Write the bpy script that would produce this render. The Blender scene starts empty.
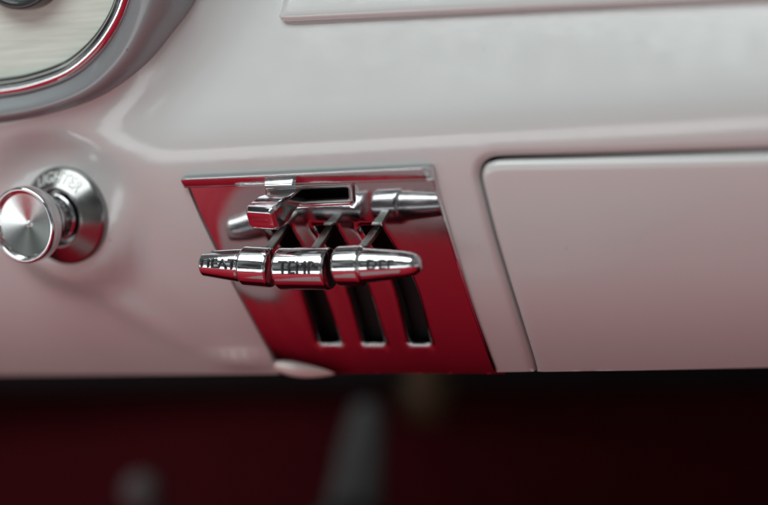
import bpy, bmesh, math, random
import numpy as np
from mathutils import Vector, Matrix
from mathutils.geometry import delaunay_2d_cdt

random.seed(7)
scene = bpy.context.scene
COL = scene.collection
R_ = math.radians
MM = 0.001

# ------------------------------------------------------------------ camera
YAW, PITCH, ROLL = R_(27), R_(8), R_(6)
FPX = 2600.0                    # focal length in photo pixels (photo is 768 wide)
PX = 0.33 * MM                  # size of one photo pixel at the focal distance
DIST = FPX * PX
cF = Vector((-math.sin(YAW) * math.cos(PITCH), math.cos(YAW) * math.cos(PITCH), -math.sin(PITCH)))
r0 = Vector((math.cos(YAW), math.sin(YAW), 0))
u0 = r0.cross(cF)
cR = r0 * math.cos(ROLL) - u0 * math.sin(ROLL)
cU = r0 * math.sin(ROLL) + u0 * math.cos(ROLL)
CAM = -cF * DIST

def ray(px, py):
    return (cF * FPX + cR * (px - 384) - cU * (py - 252.5)).normalized()

def at_y(px, py, y):
    d = ray(px, py)
    return CAM + d * ((y - CAM.y) / d.y)

def project(p):
    v = p - CAM
    w = v.dot(cF)
    return (384 + FPX * v.dot(cR) / w, 252.5 - FPX * v.dot(cU) / w)

def hit(px, py, H):
    d = ray(px, py)
    lo, hi = 0.4, 1.6
    f = lambda t: (CAM.y + d.y * t) - H(CAM.x + d.x * t, CAM.z + d.z * t)
    for _ in range(60):
        m = (lo + hi) / 2
        if f(m) < 0: lo = m
        else: hi = m
    return CAM + d * ((lo + hi) / 2)

# ------------------------------------------------------------------ helpers: objects
def link(name, me, mat, parent=None):
    o = bpy.data.objects.new(name, me)
    COL.objects.link(o)
    if mat is not None:
        me.materials.append(mat)
    if parent is not None:
        o.parent = parent
        o.matrix_parent_inverse = parent.matrix_basis.inverted()
    return o

def empty(name, loc):
    o = bpy.data.objects.new(name, None)
    COL.objects.link(o)
    o.location = loc
    o.empty_display_size = 0.01
    return o

def tag(o, label=None, cat=None, group=None, kind=None):
    if label: o['label'] = label
    if cat: o['category'] = cat
    if group: o['group'] = group
    if kind: o['kind'] = kind
    return o

class MB:
    """collects verts and faces, then becomes one mesh object"""
    def __init__(s):
        s.v = []; s.f = []
    def add(s, vs, fs):
        b = len(s.v)
        s.v += [tuple(p) for p in vs]
        s.f += [tuple(i + b for i in f) for f in fs]
    def build(s, name, mat, parent=None, sharp=40, bevel=0, weld=True):
        me = bpy.data.meshes.new(name)
        me.from_pydata(s.v, [], s.f)
        bm = bmesh.new(); bm.from_mesh(me)
        if weld: bmesh.ops.remove_doubles(bm, verts=bm.verts, dist=1e-6)
        bmesh.ops.recalc_face_normals(bm, faces=bm.faces)
        bm.to_mesh(me); bm.free()
        for p in me.polygons: p.use_smooth = True
        me.set_sharp_from_angle(angle=R_(sharp))
        o = link(name, me, mat, parent)
        if bevel:
            m = o.modifiers.new('edge', 'BEVEL')
            m.width = bevel; m.segments = 3; m.limit_method = 'ANGLE'; m.angle_limit = R_(35)
            m.harden_normals = False
        return o

def frame_of(axis, up=Vector((0, 0, 1))):
    a = axis.normalized()
    s = up.cross(a)
    if s.length < 1e-6: s = Vector((1, 0, 0)).cross(a)
    s.normalize()
    return a, s, a.cross(s)      # axis, side, up

def lathe(mb, base, axis, prof, n=64, up=Vector((0, 0, 1))):
    """prof = [(along, radius)...] closed by poles where radius = 0"""
    a, s, t = frame_of(axis, up)
    rings, vs, fs = [], [], []
    for (h, r) in prof:
        if r <= 1e-9:
            rings.append([len(vs)]); vs.append(base + a * h)
        else:
            ring = []
            for k in range(n):
                th = 2 * math.pi * k / n
                ring.append(len(vs)); vs.append(base + a * h + (s * math.cos(th) + t * math.sin(th)) * r)
            rings.append(ring)
    for A, B in zip(rings, rings[1:]):
        if len(A) == 1 and len(B) == 1: continue
        for k in range(n):
            k2 = (k + 1) % n
            if len(A) == 1: fs.append((A[0], B[k2], B[k]))
            elif len(B) == 1: fs.append((A[k], A[k2], B[0]))
            else: fs.append((A[k], A[k2], B[k2], B[k]))
    mb.add(vs, fs)

def rounded(prof, r, seg=4):
    """round the inner corners of a lathe profile"""
    out = [prof[0]]
    for i in range(1, len(prof) - 1):
        p0, p, p1 = (Vector(q) for q in (prof[i - 1], prof[i], prof[i + 1]))
        d0, d1 = p0 - p, p1 - p
        rr = min(r, d0.length * 0.45, d1.length * 0.45)
        a, b = p + d0.normalized() * rr, p + d1.normalized() * rr
        for k in range(seg + 1):
            t = k / seg
            q = a * (1 - t) ** 2 + p * 2 * t * (1 - t) + b * t * t
            out.append((q.x, q.y))
    out.append(prof[-1])
    return out

def bar(mb, p0, p1, w, h, up):
    """a rectangular bar from p0 to p1; w across, h along up"""
    a = (p1 - p0).normalized()
    s = a.cross(up).normalized()
    t = s.cross(a).normalized()
    vs = []
    for p in (p0, p1):
        for i, j in ((-1, -1), (1, -1), (1, 1), (-1, 1)):
            vs.append(p + s * (i * w / 2) + t * (j * h / 2))
    mb.add(vs, [(3, 2, 1, 0), (4, 5, 6, 7), (0, 1, 5, 4), (1, 2, 6, 5), (2, 3, 7, 6), (3, 0, 4, 7)])

def catmull(pts, step):
    """smooth open polyline resampled every `step`"""
    P = [np.array(p, float) for p in pts]
    P = [2 * P[0] - P[1]] + P + [2 * P[-1] - P[-2]]
    out = []
    for i in range(1, len(P) - 2):
        p0, p1, p2, p3 = P[i - 1:i + 3]
        n = max(2, int(np.linalg.norm(p2 - p1) / step))
        for k in range(n):
            t = k / n
            out.append(0.5 * ((2 * p1) + (-p0 + p2) * t + (2 * p0 - 5 * p1 + 4 * p2 - p3) * t * t
                              + (-p0 + 3 * p1 - 3 * p2 + p3) * t ** 3))
    out.append(P[-2])
    return [tuple(p) for p in out]

def resample(pts, step, closed=True):
    out = []
    n = len(pts)
    for i in range(n if closed else n - 1):
        a, b = np.array(pts[i]), np.array(pts[(i + 1) % n])
        m = max(1, int(math.ceil(np.linalg.norm(b - a) / step)))
        for k in range(m):
            out.append(tuple(a + (b - a) * k / m))
    if not closed: out.append(tuple(pts[-1]))
    return out

def seg_dist(P, poly, closed=True):
    """distance of each point (N,2) to a polyline"""
    P = np.asarray(P, float)
    Q = np.asarray(poly, float)
    A = Q if closed else Q[:-1]
    B = np.roll(Q, -1, 0) if closed else Q[1:]
    best = np.full(len(P), 1e9)
    for a, b in zip(A, B):
        d = b - a
        L = d.dot(d) + 1e-18
        t = np.clip(((P - a) @ d) / L, 0, 1)
        best = np.minimum(best, np.linalg.norm(P - (a + t[:, None] * d), axis=1))
    return best

def inside(P, poly):
    P = np.asarray(P, float)
    x, y = P[:, 0], P[:, 1]
    c = np.zeros(len(P), bool)
    n = len(poly)
    for i in range(n):
        x1, y1 = poly[i]; x2, y2 = poly[(i + 1) % n]
        if y1 == y2: continue
        cond = ((y1 > y) != (y2 > y)) & (x < (x2 - x1) * (y - y1) / (y2 - y1) + x1)
        c ^= cond
    return c

def sheet(name, outer, holes, H, mat, parent, spacing, roll=0, rolldepth=None, rolls=None, wall=0.004, fine=(), sharp=50, open_below=None):
    """a pressed sheet y = H(x,z) over the outline `outer` with clean-edged `holes`;
    edges listed in `rolls` turn away from the viewer with radius `roll`"""
    rolls = rolls if rolls is not None else [(h, True) for h in holes]
    loops = [outer] + list(holes)
    pts, edges = [], []
    for lp in loops:
        b = len(pts)
        pts += [tuple(p) for p in lp]
        edges += [(b + i, b + (i + 1) % len(lp)) for i in range(len(lp))]
    O = np.array(outer)
    x0, z0 = O.min(0); x1, z1 = O.max(0)
    extra = []
    for i in range(int((x1 - x0) / spacing) + 1):
        for j in range(int((z1 - z0) / spacing) + 1):
            extra.append((x0 + (i + 0.5 * (j % 2)) * spacing, z0 + j * spacing))
    for (poly, closed) in list(rolls) + list(fine):
        q = np.array(poly)
        n = len(q)
        for i in range(n):
            t = q[(i + 1) % n] - q[i - 1] if closed or 0 < i < n - 1 else (q[1] - q[0] if i == 0 else q[-1] - q[-2])
            L = np.linalg.norm(t)
            if L < 1e-9: continue
            nr = np.array((-t[1], t[0])) / L
            for f in (0.07, 0.18, 0.35, 0.55, 0.8, 1.05, 1.5):
                for s in (-1, 1):
                    extra.append(tuple(q[i] + nr * s * f * (roll or 0.002)))
    E = np.array(extra)
    keep = inside(E, outer)
    for h in holes: keep &= ~inside(E, h)
    for lp in loops: keep &= seg_dist(E, lp) > 0.06 * max(roll, 0.0012)
    pts += [tuple(p) for p in E[keep]]
    vv, ee, ff, *_ = delaunay_2d_cdt([Vector(p) for p in pts], edges, [], 0, 1e-7)
    V = np.array([(v.x, v.y) for v in vv])
    C = np.array([(V[f[0]] + V[f[1]] + V[f[2]]) / 3 for f in ff])
    ok = inside(C, outer)
    for h in holes: ok &= ~inside(C, h)
    d = np.full(len(V), 1e9)
    for (poly, closed) in rolls:
        d = np.minimum(d, seg_dist(V, poly, closed))
    verts = []
    for (x, z), dd in zip(V, d):
        y = H(x, z)
        if roll and dd < roll:
            k = 1 - dd / roll
            y += (rolldepth or roll) * (1 - math.sqrt(max(0, 1 - k * k)))
        verts.append((x, y, z))
    faces = [tuple(f) for f, k in zip(ff, ok) if k]
    bm = bmesh.new()
    bv = [bm.verts.new(p) for p in verts]
    for f in faces:
        try: bm.faces.new([bv[i] for i in f])
        except ValueError: pass
    for v in [v for v in bm.verts if not v.link_faces]: bm.verts.remove(v)
    for f in bm.faces:                     # towards the viewer (-y)
        f.normal_update()
        if f.normal.y > 0: f.normal_flip()
    if wall:
        be = [e for e in bm.edges if e.is_boundary]
        if open_below:   # the lower edge is a bare edge
            be = [e for e in be if not all(open_below(v.co) for v in e.verts)]
        r = bmesh.ops.extrude_edge_only(bm, edges=be)
        for v in [g for g in r['geom'] if isinstance(g, bmesh.types.BMVert)]:
            v.co.y += wall
    me = bpy.data.meshes.new(name)
    bm.normal_update()
    bm.to_mesh(me); bm.free()
    for p in me.polygons: p.use_smooth = True
    me.set_sharp_from_angle(angle=R_(sharp))
    return link(name, me, mat, parent)

def loft(mb, rings, closed=False):
    n = len(rings[0])
    vs = [p for r in rings for p in r]
    fs = []
    for i in range(len(rings) - 1):
        for k in range(n if closed else n - 1):
            k2 = (k + 1) % n
            fs.append((i * n + k, i * n + k2, (i + 1) * n + k2, (i + 1) * n + k))
    mb.add(vs, fs)

def text_mesh(body, size, extrude, step, bev=0.00010):
    """flat lettering as (verts, faces), centred, in a local x/y/z frame, finely split so it can bend"""
    cu = bpy.data.curves.new('lettering', 'FONT')
    cu.body = body; cu.size = size; cu.extrude = extrude; cu.bevel_depth = bev; cu.bevel_resolution = 1; cu.offset = -bev * 0.3; cu.resolution_u = 3
    cu.align_x = 'CENTER'; cu.align_y = 'CENTER'; cu.space_character = 1.08
    o = bpy.data.objects.new('lettering', cu)
    COL.objects.link(o)
    dg = bpy.context.evaluated_depsgraph_get()
    me = bpy.data.meshes.new_from_object(o.evaluated_get(dg))
    bpy.data.objects.remove(o); bpy.data.curves.remove(cu)
    bm = bmesh.new(); bm.from_mesh(me); bpy.data.meshes.remove(me)
    bmesh.ops.remove_doubles(bm, verts=bm.verts, dist=1e-7)
    bmesh.ops.triangulate(bm, faces=bm.faces)
    for _ in range(3):
        es = [e for e in bm.edges if e.calc_length() > step]
        if not es: break
        bmesh.ops.subdivide_edges(bm, edges=es, cuts=1)
        bmesh.ops.triangulate(bm, faces=bm.faces)
    bm.verts.index_update()
    vs = [v.co.copy() for v in bm.verts]
    fs = [tuple(v.index for v in f.verts) for f in bm.faces]
    bm.free()
    return vs, fs

# ------------------------------------------------------------------ materials
def mat(name, base, rough=0.4, metal=0.0, coat=0.0, coat_rough=0.05, bump=0.0, bscale=800, vary=0.0, vscale=60,
        specks=0.0, smudge=0.0, spec=0.5, aniso=0.0):
    m = bpy.data.materials.new(name); m.use_nodes = True
    nt = m.node_tree; N = nt.nodes; L = nt.links
    b = N['Principled BSDF']
    b.inputs['Base Color'].default_value = (*base, 1)
    b.inputs['Roughness'].default_value = rough
    b.inputs['Metallic'].default_value = metal
    b.inputs['Coat Weight'].default_value = coat
    b.inputs['Coat Roughness'].default_value = coat_rough
    b.inputs['Coat IOR'].default_value = 1.7
    b.inputs['Specular IOR Level'].default_value = spec
    tc = N.new('ShaderNodeTexCoord')
    col = None
    if vary:
        n = N.new('ShaderNodeTexNoise'); n.inputs['Scale'].default_value = vscale; n.inputs['Detail'].default_value = 5
        L.new(tc.outputs['Object'], n.inputs['Vector'])
        mx = N.new('ShaderNodeMix'); mx.data_type = 'RGBA'
        mx.inputs[6].default_value = (*[c * (1 - vary) for c in base], 1)
        mx.inputs[7].default_value = (*[min(1, c * (1 + vary)) for c in base], 1)
        L.new(n.outputs['Fac'], mx.inputs[0])
        col = mx.outputs[2]
    if specks:
        v = N.new('ShaderNodeTexVoronoi'); v.inputs['Scale'].default_value = 95
        L.new(tc.outputs['Object'], v.inputs['Vector'])
        cr = N.new('ShaderNodeMath'); cr.operation = 'LESS_THAN'; cr.inputs[1].default_value = specks
        L.new(v.outputs['Distance'], cr.inputs[0])
        sp = N.new('ShaderNodeSeparateColor'); L.new(v.outputs['Color'], sp.inputs[0])
        g = N.new('ShaderNodeMath'); g.operation = 'GREATER_THAN'; g.inputs[1].default_value = 0.55
        L.new(sp.outputs[0], g.inputs[0])
        mu = N.new('ShaderNodeMath'); mu.operation = 'MULTIPLY'
        L.new(cr.outputs[0], mu.inputs[0]); L.new(g.outputs[0], mu.inputs[1])
        mu2 = N.new('ShaderNodeMath'); mu2.operation = 'MULTIPLY'; mu2.inputs[1].default_value = 0.55
        L.new(mu.outputs[0], mu2.inputs[0])
        mx = N.new('ShaderNodeMix'); mx.data_type = 'RGBA'
        mx.inputs[6].default_value = (*base, 1)
        if col: L.new(col, mx.inputs[6])
        mx.inputs[7].default_value = (0.12, 0.11, 0.11, 1)
        L.new(mu2.outputs[0], mx.inputs[0])
        col = mx.outputs[2]
    if col: L.new(col, b.inputs['Base Color'])
    if smudge:
        n = N.new('ShaderNodeTexNoise'); n.inputs['Scale'].default_value = 90; n.inputs['Detail'].default_value = 6
        L.new(tc.outputs['Object'], n.inputs['Vector'])
        mr = N.new('ShaderNodeMapRange')
        mr.inputs[1].default_value = 0.35; mr.inputs[2].default_value = 0.75
        t = rough if not coat else coat_rough
        mr.inputs[3].default_value = t; mr.inputs[4].default_value = t + smudge
        L.new(n.outputs['Fac'], mr.inputs[0])
        L.new(mr.outputs[0], b.inputs['Coat Roughness' if coat else 'Roughness'])
    if bump:
        n = N.new('ShaderNodeTexNoise'); n.inputs['Scale'].default_value = bscale; n.inputs['Detail'].default_value = 3
        L.new(tc.outputs['Object'], n.inputs['Vector'])
        bp = N.new('ShaderNodeBump'); bp.inputs['Strength'].default_value = bump; bp.inputs['Distance'].default_value = 0.0005
        L.new(n.outputs['Fac'], bp.inputs['Height'])
        L.new(bp.outputs[0], b.inputs['Normal'])
        if coat: L.new(bp.outputs[0], b.inputs['Coat Normal'])
    return m

PAINT = mat('white_enamel', (0.66, 0.675, 0.675), rough=0.38, coat=0.9, coat_rough=0.09, vary=0.03, vscale=25, specks=0.036, smudge=0.10,
            bump=0.05, bscale=330)
SILVER = mat('silver_plating', (0.27, 0.285, 0.30), rough=0.42, metal=0.25, coat=0.5, coat_rough=0.06, smudge=0.12, bump=0.03, bscale=300, vary=0.06, specks=0.05)
CHROME = mat('polished_chrome', (0.72, 0.715, 0.735), rough=0.045, metal=1.0, smudge=0.13, bump=0.04, bscale=500)
PLATE = mat('chrome_plate', (0.56, 0.55, 0.56), rough=0.085, metal=1.0, smudge=0.06, bump=0.015, bscale=300)
RAISED = mat('raised_bright_lettering', (0.80, 0.82, 0.80), rough=0.35, metal=0.35)
SATIN = mat('satin_chrome', (0.34, 0.335, 0.335), rough=0.17, metal=1.0, smudge=0.12)
GLINT = mat('whitened_glint', (0.86, 0.88, 0.84), rough=0.32, metal=0.3)  # near-white tone that paints in the glint at the plate's corner
LETTER = mat('darkened_lettering', (0.05, 0.05, 0.055), rough=0.35, metal=0.6)
STEEL = mat('lever_steel', (0.50, 0.53, 0.51), rough=0.28, metal=1.0, smudge=0.15)
BLACK = mat('black_void', (0.008, 0.008, 0.008), rough=0.8)
DARKPLASTIC = mat('dark_plastic', (0.015, 0.015, 0.017), rough=0.3, coat=0.5)
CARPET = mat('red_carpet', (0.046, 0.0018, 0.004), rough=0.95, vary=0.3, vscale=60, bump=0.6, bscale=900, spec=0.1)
SHADEBLACK = mat('shade_black', (0.012, 0.010, 0.011), rough=0.95, vary=0.3, bump=0.4, bscale=600, spec=0.1)  # near-black tone standing for the shade under the dash
VINYL = mat('red_vinyl', (0.56, 0.010, 0.032), spec=0.12, rough=0.55, vary=0.08, vscale=20, bump=0.15, bscale=900)
PATCHPINK = mat('reflection_pink', (0.45, 0.24, 0.25), rough=0.45, vary=0.05, vscale=20)  # colour of the added patch that the heater plate mirrors
GREYMETAL = mat('grey_metal', (0.22, 0.22, 0.225), rough=0.45, metal=0.4, vary=0.1)
DULL = mat('dull_knob', (0.11, 0.09, 0.095), rough=0.5, vary=0.1)
BRASS = mat('tarnished_brass', (0.10, 0.06, 0.03), rough=0.5, metal=0.3, vary=0.2)

def face_material():
    m = mat('brushed_ivory', (0.70, 0.74, 0.68), rough=0.5, spec=0.35)
    nt = m.node_tree; N = nt.nodes; L = nt.links; b = N['Principled BSDF']
    tc = N.new('ShaderNodeTexCoord'); mp = N.new('ShaderNodeMapping')
    mp.inputs['Scale'].default_value = (25, 25, 420)
    mp.inputs['Rotation'].default_value = (0, R_(-6), 0)
    L.new(tc.outputs['Object'], mp.inputs[0])
    n = N.new('ShaderNodeTexNoise'); n.inputs['Scale'].default_value = 1.6; n.inputs['Detail'].default_value = 6
    L.new(mp.outputs[0], n.inputs['Vector'])
    cr = N.new('ShaderNodeValToRGB')
    cr.color_ramp.elements[0].position = 0.3; cr.color_ramp.elements[0].color = (0.64, 0.70, 0.62, 1)
    cr.color_ramp.elements[1].position = 0.7; cr.color_ramp.elements[1].color = (0.82, 0.87, 0.80, 1)
    L.new(n.outputs['Fac'], cr.inputs[0]); L.new(cr.outputs[0], b.inputs['Base Color'])
    bp = N.new('ShaderNodeBump'); bp.inputs['Strength'].default_value = 0.25; bp.inputs['Distance'].default_value = 0.0004
    L.new(n.outputs['Fac'], bp.inputs['Height']); L.new(bp.outputs[0], b.inputs['Normal'])
    return m
IVORY = face_material()

def spun_material(center, axis):
    """turned metal: fine concentric grooves about the knob axis spread the highlights into radial fans"""
    m = mat('spun_metal', (0.72, 0.74, 0.74), rough=0.17, metal=1.0)
    nt = m.node_tree; N = nt.nodes; L = nt.links; b = N['Principled BSDF']
    b.inputs['Anisotropic'].default_value = 0.75
    tg = N.new('ShaderNodeTangent'); tg.direction_type = 'RADIAL'; tg.axis = 'Z'
    L.new(tg.outputs[0], b.inputs['Tangent'])
    return m

# ------------------------------------------------------------------ the shape of the dash
ZC = 0.037
_zs = np.linspace(-0.16, 0.22, 1521)
def _slope(z):
    u = (ZC - z) / 0.084
    lo = -(0.12 + 0.52 * max(u, 0) + 0.62 * max(u - 0.55, 0) ** 1.3 * 1.1)
    lo = max(lo, -1.5)
    t = min(1, max(0, (z - (ZC - 0.004)) / 0.016)); t = t * t * (3 - 2 * t)
    return lo * (1 - t) + 0.40 * t
_dy = np.array([_slope(z) for z in _zs])
_ys = np.concatenate([[0], np.cumsum((_dy[1:] + _dy[:-1]) / 2 * np.diff(_zs))])
_ys -= np.interp(ZC, _zs, _ys)
def H0(x, z): return float(np.interp(z, _zs, _ys))

def trace(pts, H=H0):
    out = []
    for (a, b) in pts:
        p = hit(a, b, H); out.append((p.x, p.z))
    return out

# instrument pod: foot outline on the dash (px) used for the flare
FOOT = [(-170, 132), (-80, 129), (0, 123), (50, 114), (98, 97), (138, 68), (167, 34), (190, 0), (214, -60), (234, -130), (250, -200)]
foot_px = catmull(FOOT, 5)
foot_xz = trace(foot_px)
foot_arr = np.array(foot_xz)
FLARE_W, FLARE_H = 0.031, 0.012
_A, _B = foot_arr[:-1], foot_arr[1:]
def foot_dist(x, z):
    p = np.array((x, z)); d = _B - _A
    t = np.clip(((p - _A) * d).sum(1) / ((d * d).sum(1) + 1e-18), 0, 1)
    q = p - (_A + t[:, None] * d)
    i = np.argmin((q * q).sum(1))
    dist = math.sqrt((q[i] * q[i]).sum())
    side = d[i][0] * (p[1] - _A[i][1]) - d[i][1] * (p[0] - _A[i][0])
    return dist if side < 0 else -dist           # outside (right of / below the pod) positive
def flare(x, z):
    if x > 0.05: return 0.0
    d = foot_dist(x, z)
    if d >= FLARE_W: return 0.0
    k = 1 - max(d, 0) / FLARE_W
    return FLARE_H * k ** 2.2

lighter_c = hit(66, 215, H0)
BOSS_Y = lighter_c.y - 0.0030
def boss(x, z, y):
    # the metal round the lighter is pressed flat so that the flange sits square on it
    d = math.hypot(x - lighter_c.x, z - lighter_c.z)
    t = min(1, max(0, (d - 0.0185) / 0.014)); t = t * t * (3 - 2 * t)
    return BOSS_Y * (1 - t) + y * t
def streak_ridge(x, z):
    # a ridge added to imitate the reflected streak running down below the lighter
    a, b = STREAK
    d = b - a; L = d.length
    t = ((x - a.x) * d.x + (z - a.z) * d.z) / (d.x * d.x + d.z * d.z)
    dist = abs((x - a.x) * d.z - (z - a.z) * d.x) / math.hypot(d.x, d.z)
    e = max(0, 1 - abs(t - 0.5) * 1.7)
    return 0.0022 * math.exp(-(dist / 0.0045) ** 2) * e
STREAK = (hit(60, 262, H0), hit(190, 345, H0))
SWELL = hit(243, 360, H0)
def HD(x, z):
    y = H0(x, z) - flare(x, z)
    if -0.11 < x < -0.03:      # the lower edge swells out beside the heater plate
        y -= 0.0030 * math.exp(-((x - SWELL.x) / 0.0105) ** 2 - ((z - SWELL.z) / 0.0036) ** 2)
    if x < -0.05: y = boss(x, z, y) - streak_ridge(x, z)
    return y

# ------------------------------------------------------------------ dashboard
dash = empty('dashboard', (0, 0, 0))
tag(dash, 'white painted classic car dashboard panel filling the picture from side to side', 'dashboard')

# outlines traced on the dash (photo pixels -> dash surface)
PLATE_L = [(184, 177), (190, 194), (201, 220), (216, 251), (231, 282), (247, 312), (261, 338), (272, 358), (280, 376)]
PLATE_R = [(432, 165), (438, 190), (447, 222), (458, 258), (471, 300), (485, 340), (499, 377)]
plate_px = catmull(PLATE_L[::-1], 4) + catmull(PLATE_R, 4)
plate_xz = trace(plate_px)
plate_xz = resample(plate_xz, 0.0015)

door_left = [(540, 400), (533, 366), (519, 320), (505, 275), (492, 231), (482, 192), (479, 178), (480, 169), (484, 163), (492, 159.5), (506, 158.2)]
door_top = [(560, 157), (640, 155), (768, 151.5), (900, 147.5)]
GAP = 0.0012
def offset_line(pts, d):
    q = np.array(pts); out = []
    for i in range(len(q)):
        t = q[min(i + 1, len(q) - 1)] - q[max(i - 1, 0)]
        t = t / np.linalg.norm(t)
        out.append(tuple(q[i] + np.array((-t[1], t[0])) * d))
    return out
gap_xz = catmull(trace(catmull(door_left + door_top, 5)), 0.0012)
open_xz = offset_line(gap_xz, GAP * 0.55)
door_xz = offset_line(gap_xz, -GAP * 0.55)

bottom_px = [(-160, 377), (0, 375.5), (280, 374), (500, 372), (640, 370), (900, 364)]
bot = trace(bottom_px)
def zbot(x): return float(np.interp(x, [p[0] for p in bot], [p[1] for p in bot]))

def at_foot(c): return c.z < zbot(c.x) + 1e-4
# painted sheet
XL, XR, ZT = -0.24, 0.34, 0.165
left_run = [(XL, ZT)] + [(XL, zbot(XL))]
def clip_low(poly):      # keep the part of an open line above the bottom edge
    return [p for p in poly if p[1] > zbot(p[0]) + 1e-5]
pl = clip_low(plate_xz)
# order of the plate cut-out: start at the lower left, up, across, down the right side
k0 = min(range(len(pl)), key=lambda i: (pl[i][1] - zbot(pl[i][0])) + (0 if pl[i][0] < -0.005 else 1))
pl = pl[k0:] + pl[:k0]
op = clip_low(open_xz)
outer = [(XL, ZT), (XL, zbot(XL))]
outer += [(x, zbot(x)) for x in np.arange(XL + 0.003, pl[0][0] - 0.001, 0.003)]
outer += [(pl[0][0], zbot(pl[0][0]))] + pl + [(pl[-1][0], zbot(pl[-1][0]))]
outer += [(x, zbot(x)) for x in np.arange(pl[-1][0] + 0.0015, op[0][0] - 0.0008, 0.0015)]
outer += [(op[0][0], zbot(op[0][0]))] + [p for p in op if p[0] < XR - 0.001]
outer += [(XR, op[-1][1]), (XR, ZT)]
op_in = [p for p in op if p[0] < XR - 0.001]
panel = sheet('painted_panel', outer, [], HD, PAINT, dash, 0.0045, roll=0.0025, rolldepth=0.0022,
              rolls=[(op_in, False)], wall=0.005, open_below=at_foot, fine=[(foot_xz, False), ([(x, zbot(x) + 0.0006) for x in np.arange(XL + 0.002, XR - 0.002, 0.0015)], False), ([(SWELL.x + i * 0.0015, SWELL.z + j * 0.002) for i in range(-16, 17) for j in (-3, -1, 1, 3)], False)])
panel2_edge = None

# glove box door
dp = [p for p in door_xz if p[1] > zbot(p[0]) + 1e-5 and p[0] < XR - 0.001]
d_outer = [(dp[0][0], zbot(dp[0][0]))] + dp + [(XR, dp[-1][1]), (XR, zbot(XR))]
d_outer += [(x, zbot(x)) for x in np.arange(XR - 0.003, dp[0][0] + 0.002, -0.003)]
def HDoor(x, z): return H0(x, z) - 0.0006
door = sheet('glove_box_door', d_outer, [], HDoor, PAINT, dash, 0.0045, roll=0.0032, rolldepth=0.0026, rolls=[(dp, False)], wall=0.006, open_below=at_foot, fine=[([(x, zbot(x) + 0.0006) for x in np.arange(dp[0][0] + 0.003, XR - 0.002, 0.0015)], False)])
door['label'] = 'pinkish white glove box door with a rounded corner'
# dark inside of the dash, seen through the gaps and slots
mb = MB()
ring = []
for x in (XL - 0.01, XR + 0.01):
    r = [Vector((x, H0(x, z) + 0.016 + (0.004 if z > ZC else 0), z)) for z in np.linspace(zbot(x) - 0.004, ZT, 30)]
    r = [Vector((x, 0.30, zbot(x) - 0.004))] + r + [Vector((x, 0.30, ZT))]
    ring.append(r)
loft(mb, ring)
mb.build('backing_shell', BLACK, dash, sharp=30)

# raised strip along the top of the panel
pad_px = [(330, -190), (306, -100), (290, -18), (284, 8), (281, 16), (284, 20.5), (292, 21.5), (400, 16.5), (560, 9), (768, 0), (960, -9), (980, -190)]
pad_xz = trace(pad_px)
pad_xz = resample(pad_xz, 0.0015)
def HPad(x, z): return H0(x, z) - 0.0042
pad = sheet('raised_trim_strip', pad_xz, [], HPad, PAINT, dash, 0.006, roll=0.0035, rolldepth=0.0034, rolls=[(pad_xz, True)], wall=0.0015)

# ------------------------------------------------------------------ instrument cluster pod (upper left)
pod = empty('instrument_cluster', at_y(20, 60, 0.0))
tag(pod, 'silver instrument pod with chrome bezel round an ivory face, at the upper left', 'instrument cluster')
BEZ = [(-175, 112), (-80, 105), (0, 97), (38, 90), (74, 76), (102, 52), (121, 24), (132, -5), (149, -60), (166, -130), (180, -200)]
bez_px = catmull(BEZ, 5)
N_ = 110
def even(pts, n):
    q = np.array(pts); s = np.concatenate([[0], np.cumsum(np.linalg.norm(np.diff(q, axis=0), axis=1))])
    t = np.linspace(0, s[-1], n)
    return [(np.interp(k, s, q[:, 0]), np.interp(k, s, q[:, 1])) for k in t]
bz = even(bez_px, N_); ft = even(foot_px, N_)
YB = -0.0115                                    # front plane of the bezel
front = [at_y(a, b, YB + 0.004) for a, b in bz]
foot3 = []
for a, b in ft:
    p = hit(a, b, lambda x, z: H0(x, z) - FLARE_H)
    foot3.append(p)
mb = MB()
rings = []
inner_foot = [f + Vector((0, 0.006, 0)) for f in foot3]
rings.append(inner_foot)
for t in np.linspace(0, 1, 14):
    r = []
    for f, g in zip(foot3, front):
        p = f.lerp(g, t)
        bulge = math.sin(math.pi * t)
        p = p + Vector((0.0022, -0.0052, -0.0016)) * bulge * 0.6
        r.append(p)
    rings.append(r)
loft(mb, rings)
mb.build('housing', SILVER, pod, sharp=60)
# chrome bezel: a half-round moulding, its inside wall going back to the face
def inward(ring):
    out = []
    for i in range(len(ring)):
        t = (ring[min(i + 1, len(ring) - 1)] - ring[max(i - 1, 0)]).normalized()
        n = Vector((-t.z, 0, t.x)).normalized()
        out.append(n)
    return out
nin = inward(front)
mb = MB()
rings = []
W = 0.0052
for k in range(11):
    th = math.pi * k / 10
    rings.append([p + n * (W / 2 * (1 - math.cos(th))) + Vector((0, -math.sin(th) * 0.0022, 0)) for p, n in zip(front, nin)])
rings.append([p + n * (W + 0.0004) + Vector((0, 0.006, 0)) for p, n in zip(front, nin)])
rings.insert(0, [p + Vector((0, 0.002, 0)) for p in front])
loft(mb, rings)
mb.build('bezel', CHROME, pod, sharp=60)
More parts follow.
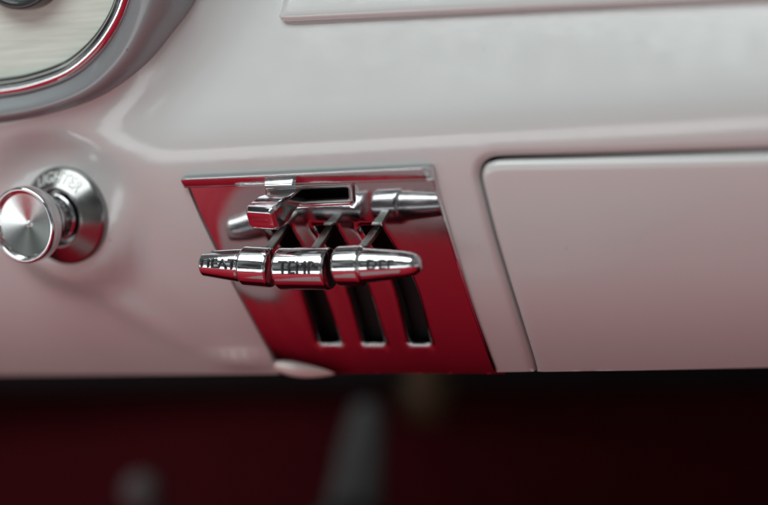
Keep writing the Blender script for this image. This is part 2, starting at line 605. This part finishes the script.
# black gasket and ivory face inside the bezel
mb = MB()
loft(mb, [[p + n * (W - 0.0002) + Vector((0, -0.0004, 0)) for p, n in zip(front, nin)],
          [p + n * (W + 0.0010) + Vector((0, 0.0006, 0)) for p, n in zip(front, nin)],
          [p + n * (W + 0.0011) + Vector((0, 0.0040, 0)) for p, n in zip(front, nin)]])
mb.build('gasket', DARKPLASTIC, pod)
mb = MB()
face_ring = [p + n * (W - 0.0003) + Vector((0, 0.0022, 0)) for p, n in zip(front, nin)]
mid = [Vector((-0.30, YB + 0.0062, p.z * 0.0 + 0.10)) for p in face_ring]
cx, cz = -0.30, 0.20
rows = []
for t in np.linspace(0, 1, 12):
    rows.append([p.lerp(Vector((cx, YB + 0.0062, cz)), t) for p in face_ring])
loft(mb, rows)
mb.build('gauge_face', IVORY, pod)
# black dial rim, only its lower edge in view
gc = at_y(24, -44, YB + 0.0062)
mb = MB()
rp = 0.0182
lathe(mb, gc, Vector((0, -1, 0)), rounded([(-0.001, rp + 0.0006), (0.005, rp), (0.0062, rp - 0.0006), (0.0062, rp - 0.0028), (0.0035, rp - 0.0034), (0.0030, 0)], 0.0008), n=96)
mb.build('gauge_rim', DARKPLASTIC, pod)
mb = MB()
lathe(mb, gc, Vector((0, -1, 0)), [(0.0032, rp - 0.0030), (0.0042, rp - 0.0034), (0.0046, 0)], n=96)
mb.build('gauge_glass', SILVER, pod)

# ------------------------------------------------------------------ cigarette lighter
c0 = at_y(65, 215.5, BOSS_Y - 0.0006)
c1 = at_y(23.8, 225, c0.y - 0.0235)
ax = (c1 - c0)
LEN = ax.length
lig = empty('cigarette_lighter', c0)
tag(lig, 'chrome cigarette lighter knob with spun metal face on a lettered round flange', 'cigarette lighter')
a_, s_, t_ = frame_of(ax)
RF = 50 * PX * 1.05
flange_prof = [(-0.006, RF), (0.0004, RF), (0.0012, RF - 0.0006), (0.0052, RF * 0.64), (0.0056, RF * 0.60), (0.0052, RF * 0.565), (0.0010, RF * 0.55), (0.0006, 0)]
mb = MB()
lathe(mb, c0, ax, rounded(flange_prof, 0.0006), n=96)
tv, tf = text_mesh('LIGHTER', 0.0054, 0.00035, 0.0006, 0.00016)
rm = RF * 0.80
slope_h = lambda r: 0.0012 + (RF - 0.0006 - r) / (RF - 0.0006 - RF * 0.64) * 0.0040
out = []
sgn = 1 if (s_.dot(cR) > 0) else -1
for v in tv:
    ang = R_(83) - v.x / rm * 0.86
    r = rm + v.y * 0.92
    n_h = slope_h(r) + v.z
    d = s_ * (sgn * math.cos(ang)) + t_ * math.sin(ang)
    out.append(c0 + a_ * n_h + d * r)
fl = mb.build('flange', SATIN, lig, sharp=35)
lb = MB(); lb.add(out, tf)
lo_ = lb.build('lettering', RAISED, None, sharp=30)
lo_.parent = fl
mb = MB()
RS = 26.5 * PX
lathe(mb, c0, ax, rounded([(0.0008, RS * 0.98), (LEN * 0.25, RS * 0.98), (LEN * 0.27, RS * 0.90), (LEN * 0.42, RS * 0.90), (LEN * 0.44, RS * 0.99), (LEN * 0.62, RS * 0.99), (LEN * 0.66, RS * 0.80), (LEN * 0.9, RS * 0.80)], 0.0004), n=72)
for k in range(16):                                  # short ribs of the heat shield
    th = 2 * math.pi * k / 16
    d = s_ * math.cos(th) + t_ * math.sin(th)
    bar(mb, c0 + a_ * LEN * 0.285 + d * RS * 0.90, c0 + a_ * LEN * 0.41 + d * RS * 0.90, 0.0011, 0.0011, d)
mb.build('shaft', CHROME, lig, sharp=40)
RK = 38.5 * PX * 1.04
mb = MB()
B = c1 - a_ * 0.0
prof = [(-0.0062, RK * 0.55), (-0.0058, RK * 0.93), (-0.0040, RK * 0.995), (-0.0008, RK * 1.0)]
for k in range(9):
    th = math.pi * k / 8
    prof.append((0.0002 + 0.0010 * math.sin(th), RK - 0.0009 + 0.0009 * math.cos(th)))
prof += [(-0.0008, RK - 0.0021), (-0.0009, RK * 0.82)]
lathe(mb, B, a_, prof, n=96)
knob = mb.build('knob', CHROME, lig, sharp=50)
SPUN = spun_material(c1, a_)
me_mb = MB()
lathe(me_mb, Vector((0, 0, 0)), Vector((0, 0, 1)), [(-0.0010, RK * 0.85), (-0.0026, 0.0011), (-0.0022, 0.0009), (-0.0015, 0.0005), (-0.0013, 0)], n=128, up=Vector((0, 1, 0)))
cap = me_mb.build('knob_face', SPUN, None, sharp=60)
cap.matrix_world = Matrix.Translation(c1) @ Matrix((s_, t_, a_)).transposed().to_4x4()
bpy.context.view_layer.update()
mw = cap.matrix_world.copy(); cap.parent = lig; cap.matrix_parent_inverse = Matrix.Translation(-lig.location); cap.matrix_basis = mw

# ------------------------------------------------------------------ heater control
ptop = hit(300, 172, H0)
heater = empty('heater_control', ptop)
tag(heater, 'chrome heater control plate with three lettered sliding lever knobs, reflecting red', 'heater control')
zt, zb_ = plate_xz[0][1], None
Z_T = hit(308, 171, H0).z
Z_B = hit(390, 374, H0).z
_le = sorted([(p[1], p[0]) for p in trace(catmull(PLATE_L, 4))])
_lz = [a for a, b in _le]; _lx = [b for a, b in _le]
def HP(x, z):
    t = (Z_T - z) / (Z_T - Z_B)
    y = H0(0, Z_T) + 0.0013 + (Z_T - Z_B) * (PS0 * t + (PS1 - PS0) * t * t / 2)
    k = 1 - (x - float(np.interp(z, _lz, _lx))) / 0.034       # the plate warps up at the left to lie level with the paint
    if k > 0:
        k = min(k, 1.0); k = k * k * (3 - 2 * k)
        y = y * (1 - k) + (H0(x, z) + 0.0008) * k
    return y
PS0, PS1 = 0.40, 0.66

def trace_p(pts): return trace(pts, HP)
slots = []
for k in range(3):
    o0, o1, o2 = (0, 46, 91)[k], (0, 46, 94)[k], (0, 44, 90)[k]
    lft = [(268 + o0, 227), (297 + o1, 281), (319 + o2, 343)]
    rgt = [(288 + o0, 227), (317 + o1, 281), (339 + o2, 343)]
    q = catmull(lft, 6)
    q2 = catmull(rgt, 6)
    px = q + q2[::-1]
    slots.append(resample(trace_p(px)[::-1], 0.0012))
fan_px = [(271, 190.5), (272, 203), (350, 199), (349, 187)]
fan_slot = resample(trace_p(fan_px), 0.0012)
po = [p for p in plate_xz]
cen = np.mean(np.array(po), axis=0)
po = offset_line(po + [po[0]], 0)[:-1]
plate = sheet('mirror_plate', po, slots + [fan_slot], HP, PLATE, heater, 0.0022, roll=0.0024, rolldepth=0.0020,
              rolls=[(s, True) for s in slots] + [(fan_slot, True)], wall=0.0022, sharp=36, open_below=lambda c: c.z < min(p[1] for p in po) + 0.004,
              fine=[(resample([(x + 0.001, z + 0.0007) for x, z in trace([(283, 376.2), (497, 377)])], 0.0012, closed=False), False)])

# rim of the plate: chrome edge that stands up from the plate to just proud of the paint
mb = MB()
left = [p for p in catmull(trace(PLATE_L[::-1]), 0.0015)]
right = [p for p in catmull(trace(PLATE_R), 0.0015)]
edge = clip_low(right)
e = np.array(edge)
rings = [[] for _ in range(7)]
for i in range(len(e)):
    t = e[min(i + 1, len(e) - 1)] - e[max(i - 1, 0)]; t /= np.linalg.norm(t)
    n = np.array((t[1], -t[0]))            # towards the plate
    x, z = e[i]
    y0 = H0(x, z)
    yp = HP(x, z)
    for j, (o, dy) in enumerate(((-0.0004, 0.002), (-0.0004, -0.0006), (0.0000, -0.0011), (0.0005, -0.0010), (0.0009, -0.0004))):
        q = e[i] + n * o; rings[j].append(Vector((q[0], y0 + dy, q[1])))
    q = e[i] + n * 0.0012; rings[5].append(Vector((q[0], y0 * 0.45 + yp * 0.55, q[1])))
    q = e[i] + n * 0.0017; rings[6].append(Vector((q[0], yp + 0.0002, q[1])))
loft(mb, rings)
mb.build('rim', CHROME, heater, sharp=60)
# the hooded lip along the top edge
mb = MB()
tl, tr = hit(183, 178, H0), hit(433.5, 166.5, H0)
n = 60
rings = []
for k in range(n + 1):
    t = k / n
    p = tl.lerp(tr, t)
    x, z = p.x, p.z
    y = H0(x, z)
    hgt = 0.0031 + 0.0012 * t
    end = min(1, min(t, 1 - t) / 0.02 + 0.35)
    prof = [(0.0045, 0.0006), (-0.0006, 0.0005), (-0.0030, 0.0003), (-0.0038, 0.0001), (-0.0042, -0.0003), (-0.0040, -0.0008), (-0.0024, -hgt * 0.86), (-0.0025, -hgt * 0.93), (-0.0023, -hgt * 1.02), (-0.0016, -hgt * 1.04), (0.0060, -hgt * 0.8)]
    rings.append([Vector((x, y + a * (end if a < 0 else 1), z + b)) for a, b in prof])
loft(mb, rings)
m_ = len(rings[0])
mb.add(rings[0], [tuple(range(m_))]); mb.add(rings[-1], [tuple(range(m_))[::-1]])
lip = mb.build('top_lip', CHROME, heater, sharp=40)

# bottom left corner: a short rolled lip, whitened to paint in a bright glint
def flared(px0, px1, r0, r1, material, name, parent, flat=0.6, H=H0):
    mb = MB()
    rings = []
    for k in range(25):
        t = k / 24
        a, b = px0[0] + (px1[0] - px0[0]) * t, px0[1] + (px1[1] - px0[1]) * t
        p = hit(a, b, H)
        r = (r0 * (1 - t) + r1 * t) * math.sin(math.pi * (0.06 + 0.88 * t)) ** 0.6
        ring = []
        for j in range(25):
            th = 2 * math.pi * j / 24
            ring.append(p + Vector((0, -math.cos(th) * r * flat, math.sin(th) * r)))
        rings.append(ring)
    loft(mb, rings)
    return mb.build(name, material, parent, sharp=60)
flared((271, 362), (335, 371), 0.0050, 0.0030, GLINT, 'corner_glint', heater, flat=0.75, H=lambda x, z: HP(x, z) + 0.0012)

# fan switch slot frame and tab
mb = MB()
fs = np.array(resample(trace_p([(266, 187), (267.5, 206), (355, 202), (354, 183.5)]), 0.0012))
fi = np.array(resample(trace_p([(268, 188.5), (269, 204), (353, 200), (352, 185)]), 0.0012))
m_ = min(len(fs), len(fi))
def loop3(px, dy):
    q = resample(trace_p(px), 0.0010)
    return even(q + [q[0]], 121)[:-1]
A = loop3([(265.5, 186.5), (267, 206.5), (355.5, 202.5), (354.5, 183)], 0); Bq = loop3([(271.5, 191), (272.5, 202.5), (349.5, 198.5), (348.5, 187.5)], 0)
rings = []
for (t, dy) in ((0, 0.0004), (0.05, -0.0006), (0.3, -0.0011), (0.6, -0.0011), (0.95, -0.0006), (1, 0.0035)):
    rings.append([Vector((a[0] * (1 - t) + b[0] * t, HP(0, a[1] * (1 - t) + b[1] * t) + dy, a[1] * (1 - t) + b[1] * t)) for a, b in zip(A, Bq)])
loft(mb, rings, closed=True)
mb.build('switch_slot_frame', STEEL, heater, sharp=60)

zmid = hit(308, 240, HP).z
n_p = Vector((0, -1, -(HP(0, zmid - 0.002) - HP(0, zmid + 0.002)) / 0.004)).normalized()    # plate normal, towards the viewer and down

def plane_pt(px, py, o, nrm):
    d = ray(px, py)
    return CAM + d * ((o - CAM).dot(nrm) / d.dot(nrm))

DK = 0.0183                                        # knob axes stand this far off the plate
anchor = hit(322, 237, HP) + n_p * DK
KN = n_p
def lever(ends, profile_px, entry, body, text_u, text_size, cat_label, hue=None):
    p0, p1 = plane_pt(*ends[0], anchor, KN), plane_pt(*ends[1], anchor, KN)
    axis = (p1 - p0).normalized()
    L = (p1 - p0).length
    w = ends[1][0] - ends[0][0]
    lev = empty('control_lever', hit(*entry, HP))
    lev.parent = heater
    lev.matrix_parent_inverse = heater.matrix_basis.inverted()
    bpy.context.view_layer.update()
    lev['label'] = cat_label
    prof = [((u - ends[0][0]) / w * L, r * PX) for u, r in profile_px]
    prof = [(prof[0][0], 0)] + prof + [(prof[-1][0], 0)]
    kb = MB()
    lathe(kb, p0, axis, rounded(prof, 0.0007), n=96)
    a, s, t = frame_of(axis)
    # text on the side that faces the viewer, a little above the middle
    toward = (CAM - p0).normalized(); toward = (toward - a * toward.dot(a)).normalized()
    upv = a.cross(toward) if a.cross(toward).z > 0 else toward.cross(a)
    tv, tf = text_mesh(body, text_size, 0.00030, 0.0005, 0.00014)
    out = []
    uc = (text_u - ends[0][0]) / w * L
    hs = [q[0] for q in prof]; rs = [q[1] for q in prof]
    for v in tv:
        h = uc + v.x
        r = float(np.interp(h, hs, rs)) + v.z + 0.00002
        ang = (v.y) / 0.0062 + R_(1)
        out.append(p0 + a * h + (toward * math.cos(ang) + upv * math.sin(ang)) * r)
    lb = MB(); lb.add(out, tf)
    lt = lb.build('lettering', LETTER, None, sharp=30)
    lt.parent = lev; lt.matrix_parent_inverse = Matrix.Translation(-lev.matrix_world.translation)
    ko = kb.build('knob', CHROME, None, sharp=30)
    ko.parent = lev; ko.matrix_parent_inverse = Matrix.Translation(-lev.matrix_world.translation)
    # flat steel arm from the knob through the slot
    ab = MB()
    e3 = hit(*entry, HP)
    base = p0 + a * ((entry[2] if len(entry) > 2 else 0.5) * L) if False else None
    start = p0 + a * max(0.0, min(L, (e3 - p0).dot(a)))
    start = start + upv * 0.0022
    dirn = (e3 - start).normalized()
    bar(ab, start, e3 + dirn * 0.012, 0.0031, 0.0018, upv)
    ao = ab.build('arm', STEEL, None, sharp=30, bevel=0.0003)
    ao.parent = lev; ao.matrix_parent_inverse = Matrix.Translation(-lev.matrix_world.translation)
    return lev
lever([(203.5, 263.5), (273, 267.5)],
      [(203.5, 11.5), (205, 13), (241, 17.2), (243.5, 16.6), (244.5, 19), (246, 20.3), (271, 20.6), (273, 19.2)],
      (280, 234), 'HEAT', 224.5, 0.0054, 'pointed left knob lettered HEAT')
lever([(280, 268.5), (331, 268.5)],
      [(280, 20.0), (282, 21.6), (329, 21.6), (331, 20.0)],
      (326, 234), 'TEMP', 306, 0.0054, 'plain drum knob lettered TEMP')
lever([(339, 266), (422, 264)],
      [(339, 19.0), (341, 20.6), (363.5, 20.8), (365.5, 19.6), (366.5, 17.6), (368.5, 17.6), (404, 13.6), (411, 12.2), (416.5, 10.2), (420, 7.4), (422, 4)],
      (374, 233), 'DEF', 387, 0.0054, 'tapering right knob lettered DEF')

# fan tab
tab = empty('fan_switch', hit(285, 196, HP))
tab.parent = heater; tab.matrix_parent_inverse = heater.matrix_basis.inverted()
bpy.context.view_layer.update()
TM = Matrix.Translation(-tab.matrix_world.translation)
mb = MB()
# front end of the tab, built about its own axes: e_x along the plate, e_d out of the plate
fo = plane_pt(262, 219, hit(285, 196, HP) + n_p * 0.0150, n_p)
ex = Vector((1, 0, 0))
bk = hit(289, 197, HP) - n_p * 0.004
ed = (fo - bk).normalized()
ez = ex.cross(ed); ez = ez if ez.z > 0 else -ez
ez.normalize(); ex = ed.cross(ez).normalized(); ex = ex if ex.x > 0 else -ex
LT = (fo - bk).length
w0, h0 = 0.0060, 0.0043
secs = [(0.0, w0 * 0.95, h0 * 0.55), (LT * 0.45, w0 * 0.97, h0 * 0.7), (LT * 0.62, w0 * 1.0, h0 * 0.95), (LT * 0.80, w0, h0), (LT * 0.97, w0, h0), (LT * 1.05, w0 * 0.86, h0 * 0.74), (LT * 1.055, w0 * 0.82, h0 * 0.4)]
rings = []
for (d, w, h) in secs:
    rings.append([bk + ed * d + ex * i * w + ez * j * h for i, j in ((-1, -0.75), (-0.86, -1), (0.86, -1), (1, -0.75), (1, 0.75), (0.86, 1), (-0.86, 1), (-1, 0.75))])
loft(mb, rings, closed=True)
mb.add(rings[-1], [tuple(range(8))]); mb.add(rings[0], [tuple(range(8))[::-1]])
to = mb.build('tab', CHROME, None, sharp=20, bevel=0.00035)
to.parent = tab; to.matrix_parent_inverse = TM
# fine grip ribs across its front
mb = MB()
for k in range(9):
    x = -0.7 + 1.4 * k / 8
    c = bk + ed * (LT * 1.056) + ex * x * w0 * 0.72
    bar(mb, c - ez * 0.0009, c + ez * 0.0004, 0.0004, 0.0005, ed)
go = mb.build('grip_ribs', CHROME, None, sharp=30)
go.parent = tab; go.matrix_parent_inverse = TM

# ------------------------------------------------------------------ the footwell below and the cabin in front
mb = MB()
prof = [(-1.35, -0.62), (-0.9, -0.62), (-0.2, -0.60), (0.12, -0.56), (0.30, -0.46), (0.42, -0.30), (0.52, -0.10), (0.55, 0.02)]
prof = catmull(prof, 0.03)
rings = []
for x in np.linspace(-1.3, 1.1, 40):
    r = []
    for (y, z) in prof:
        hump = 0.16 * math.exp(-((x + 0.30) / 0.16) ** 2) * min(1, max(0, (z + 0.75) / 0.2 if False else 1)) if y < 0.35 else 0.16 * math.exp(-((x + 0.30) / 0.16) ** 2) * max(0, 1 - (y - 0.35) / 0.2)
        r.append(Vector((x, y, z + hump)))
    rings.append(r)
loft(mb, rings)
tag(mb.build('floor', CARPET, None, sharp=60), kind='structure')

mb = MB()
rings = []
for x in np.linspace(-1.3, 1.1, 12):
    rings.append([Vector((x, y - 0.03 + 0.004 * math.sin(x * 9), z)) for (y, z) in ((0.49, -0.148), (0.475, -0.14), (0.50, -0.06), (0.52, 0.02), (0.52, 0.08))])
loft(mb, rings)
tag(mb.build('firewall_shade', SHADEBLACK, None, sharp=60), kind='structure')  # sheet added in black to darken the upper footwell like shade
seat = empty('bench_seat', (-0.2, -0.7, -0.6))
tag(seat, 'red vinyl bench seat facing the dashboard, seen as red reflections in the chrome', 'seat')
def cushion(name, x0, x1, pts, material, parent, r=0.05, pleat=0.007):
    """a padded block: outline pts (y,z) swept along x with rounded ends"""
    mb = MB()
    q = catmull(pts + [pts[0]], 0.03)[:-1]
    c = np.mean(np.array(q), axis=0)
    rings = []
    n = 240 if pleat else 28
    for k in range(n + 1):
        t = k / n
        x = x0 + (x1 - x0) * t
        e = min(x - x0, x1 - x)
        s = 1 - 0.16 * max(0, 1 - e / r) ** 2
        rings.append([Vector((x, c[0] + (p[0] - c[0]) * s, c[1] + (p[1] - c[1]) * s + (pleat * (abs(math.sin(math.pi * x / 0.062)) - 1) if p[1] > c[1] else 0))) for p in q])
    loft(mb, rings, closed=True)
    mb.add(rings[0], [tuple(range(len(q)))]); mb.add(rings[-1], [tuple(range(len(q)))[::-1]])
    o = mb.build(name, material, parent, sharp=50)
    return o
cushion('seat_cushion', -1.1, 0.75, [(0.0, -0.42), (0.012, -0.34), (-0.018, -0.292), (-0.10, -0.264), (-0.25, -0.262), (-0.6, -0.28), (-0.95, -0.33), (-0.98, -0.45), (-0.6, -0.48)], VINYL, seat)
cushion('reflection_patch', -0.232, -0.05, [(-0.37, -0.29), (-0.37, -0.258), (-0.345, -0.249), (-0.17, -0.250), (-0.145, -0.259), (-0.145, -0.29)], PATCHPINK, seat, r=0.02, pleat=0)  # unseen pale block, added only to be mirrored in the heater plate

# blurred things in the dark
post = empty('floor_post', at_y(342, 520, 0.30))
tag(post, 'blurred grey metal post standing in the dark footwell under the dashboard', 'post')
mb = MB()
pa, pb = at_y(368, 408, 0.34), at_y(346, 560, 0.28)
lathe(mb, pb, pa - pb, rounded([(0, 0), (0, 0.015), ((pa - pb).length * 0.7, 0.011), ((pa - pb).length, 0.008), ((pa - pb).length, 0)], 0.003), n=32)
mb.build('rod', GREYMETAL, post)
mb = MB()
lathe(mb, pb - (pa - pb).normalized() * 0.01, pa - pb, rounded([(0, 0), (0, 0.03), (0.02, 0.026), (0.03, 0.021), (0.035, 0)], 0.003), n=32)
mb.build('collar', DARKPLASTIC, post)
kn = empty('round_knob', at_y(145, 490, 0.28))
tag(kn, 'blurred pale round knob on a short stalk low in the dark footwell', 'knob')
mb = MB()
kc = at_y(145, 492, 0.28)
lathe(mb, kc - Vector((0, 0.010, 0)), Vector((0, 1, 0.1)), rounded([(0, 0), (0, 0.007), (0.006, 0.010), (0.014, 0.008), (0.016, 0)], 0.003), n=32)
mb.build('grip', DULL, kn)
mb = MB()
lathe(mb, kc, Vector((0.1, 0.5, -1)), [(0, 0.004), (0.12, 0.004), (0.12, 0)], n=20)
mb.build('stalk', DULL, kn)
wc = empty('brass_fitting', at_y(425, 398, 0.36))
tag(wc, 'blurred olive brown fitting hanging in the shadow beneath the heater control', 'fitting')
mb = MB()
bc = at_y(425, 398, 0.36)
lathe(mb, bc + Vector((0, 0, -0.012)), Vector((0.1, 0, 1)), rounded([(0, 0), (0, 0.010), (0.012, 0.013), (0.02, 0.013), (0.022, 0.009), (0.05, 0.008), (0.05, 0)], 0.002), n=32)
mb.build('body', BRASS, wc)

# ------------------------------------------------------------------ light
world = bpy.data.worlds.new('World'); scene.world = world; world.use_nodes = True
bg = world.node_tree.nodes['Background']
# the dim hall around the car: patchy soft grey, green and brown light
wn, wl = world.node_tree.nodes, world.node_tree.links
wt = wn.new('ShaderNodeTexCoord')
wz = wn.new('ShaderNodeTexNoise'); wz.inputs['Scale'].default_value = 4.2; wz.inputs['Detail'].default_value = 1.0; wz.inputs['Distortion'].default_value = 0.4
wl.new(wt.outputs['Generated'], wz.inputs['Vector'])
wr = wn.new('ShaderNodeValToRGB'); el = wr.color_ramp.elements
el[0].position = 0.33; el[0].color = (0.010, 0.010, 0.014, 1)
el[1].position = 0.72; el[1].color = (1.5, 1.6, 1.55, 1)
for p_, c_ in ((0.44, (0.06, 0.07, 0.075, 1)), (0.52, (0.16, 0.15, 0.14, 1)), (0.60, (0.25, 0.30, 0.29, 1))):
    k_ = el.new(p_); k_.color = c_
wl.new(wz.outputs['Fac'], wr.inputs[0]); wl.new(wr.outputs[0], bg.inputs['Color'])
bg.inputs['Strength'].default_value = 0.9

def area(name, loc, target, sx, sy, power, color):
    l = bpy.data.lights.new(name, 'AREA'); l.shape = 'RECTANGLE'; l.size = sx; l.size_y = sy
    l.energy = power; l.color = color
    o = bpy.data.objects.new(name, l); COL.objects.link(o)
    o.location = loc
    d = (Vector(target) - Vector(loc)).normalized()
    o.rotation_euler = d.to_track_quat('-Z', 'Y').to_euler()
    return o
area('overhead_lamp', (-0.22, -0.75, 1.1), (-0.05, -0.1, 0), 1.3, 0.65, 12.2, (0.92, 1.0, 0.985))
area('low_fill_lamp', (-0.36, -0.85, -0.14), (0, 0, 0), 1.3, 0.18, 1.6, (0.95, 1.0, 1.0))  # added low fill: lifts the lower dash, puts the bright band on the knobs

# ------------------------------------------------------------------ camera object
cam = bpy.data.cameras.new('camera')
co = bpy.data.objects.new('camera', cam); COL.objects.link(co)
M = Matrix((cR, cU, -cF)).transposed().to_4x4()
M.translation = CAM
co.matrix_world = M
cam.sensor_width = 36; cam.lens = FPX / 768 * 36
cam.clip_start = 0.02; cam.clip_end = 20
cam.dof.use_dof = True
fp = plane_pt(307, 262, anchor, KN)
cam.dof.focus_distance = (fp - CAM).dot(cF) + 0.007
cam.dof.aperture_fstop = (cam.lens * MM) / 0.037
cam.dof.aperture_blades = 0
scene.camera = co
scene.view_settings.view_transform = 'Standard'
scene.view_settings.look = 'None'
scene.view_settings.exposure = 0
scene.view_settings.gamma = 1
scene.cycles.use_denoising = True
scene.cycles.max_bounces = 10
scene.cycles.glossy_bounces = 8
scene.cycles.caustics_reflective = False
scene.cycles.sample_clamp_indirect = 6
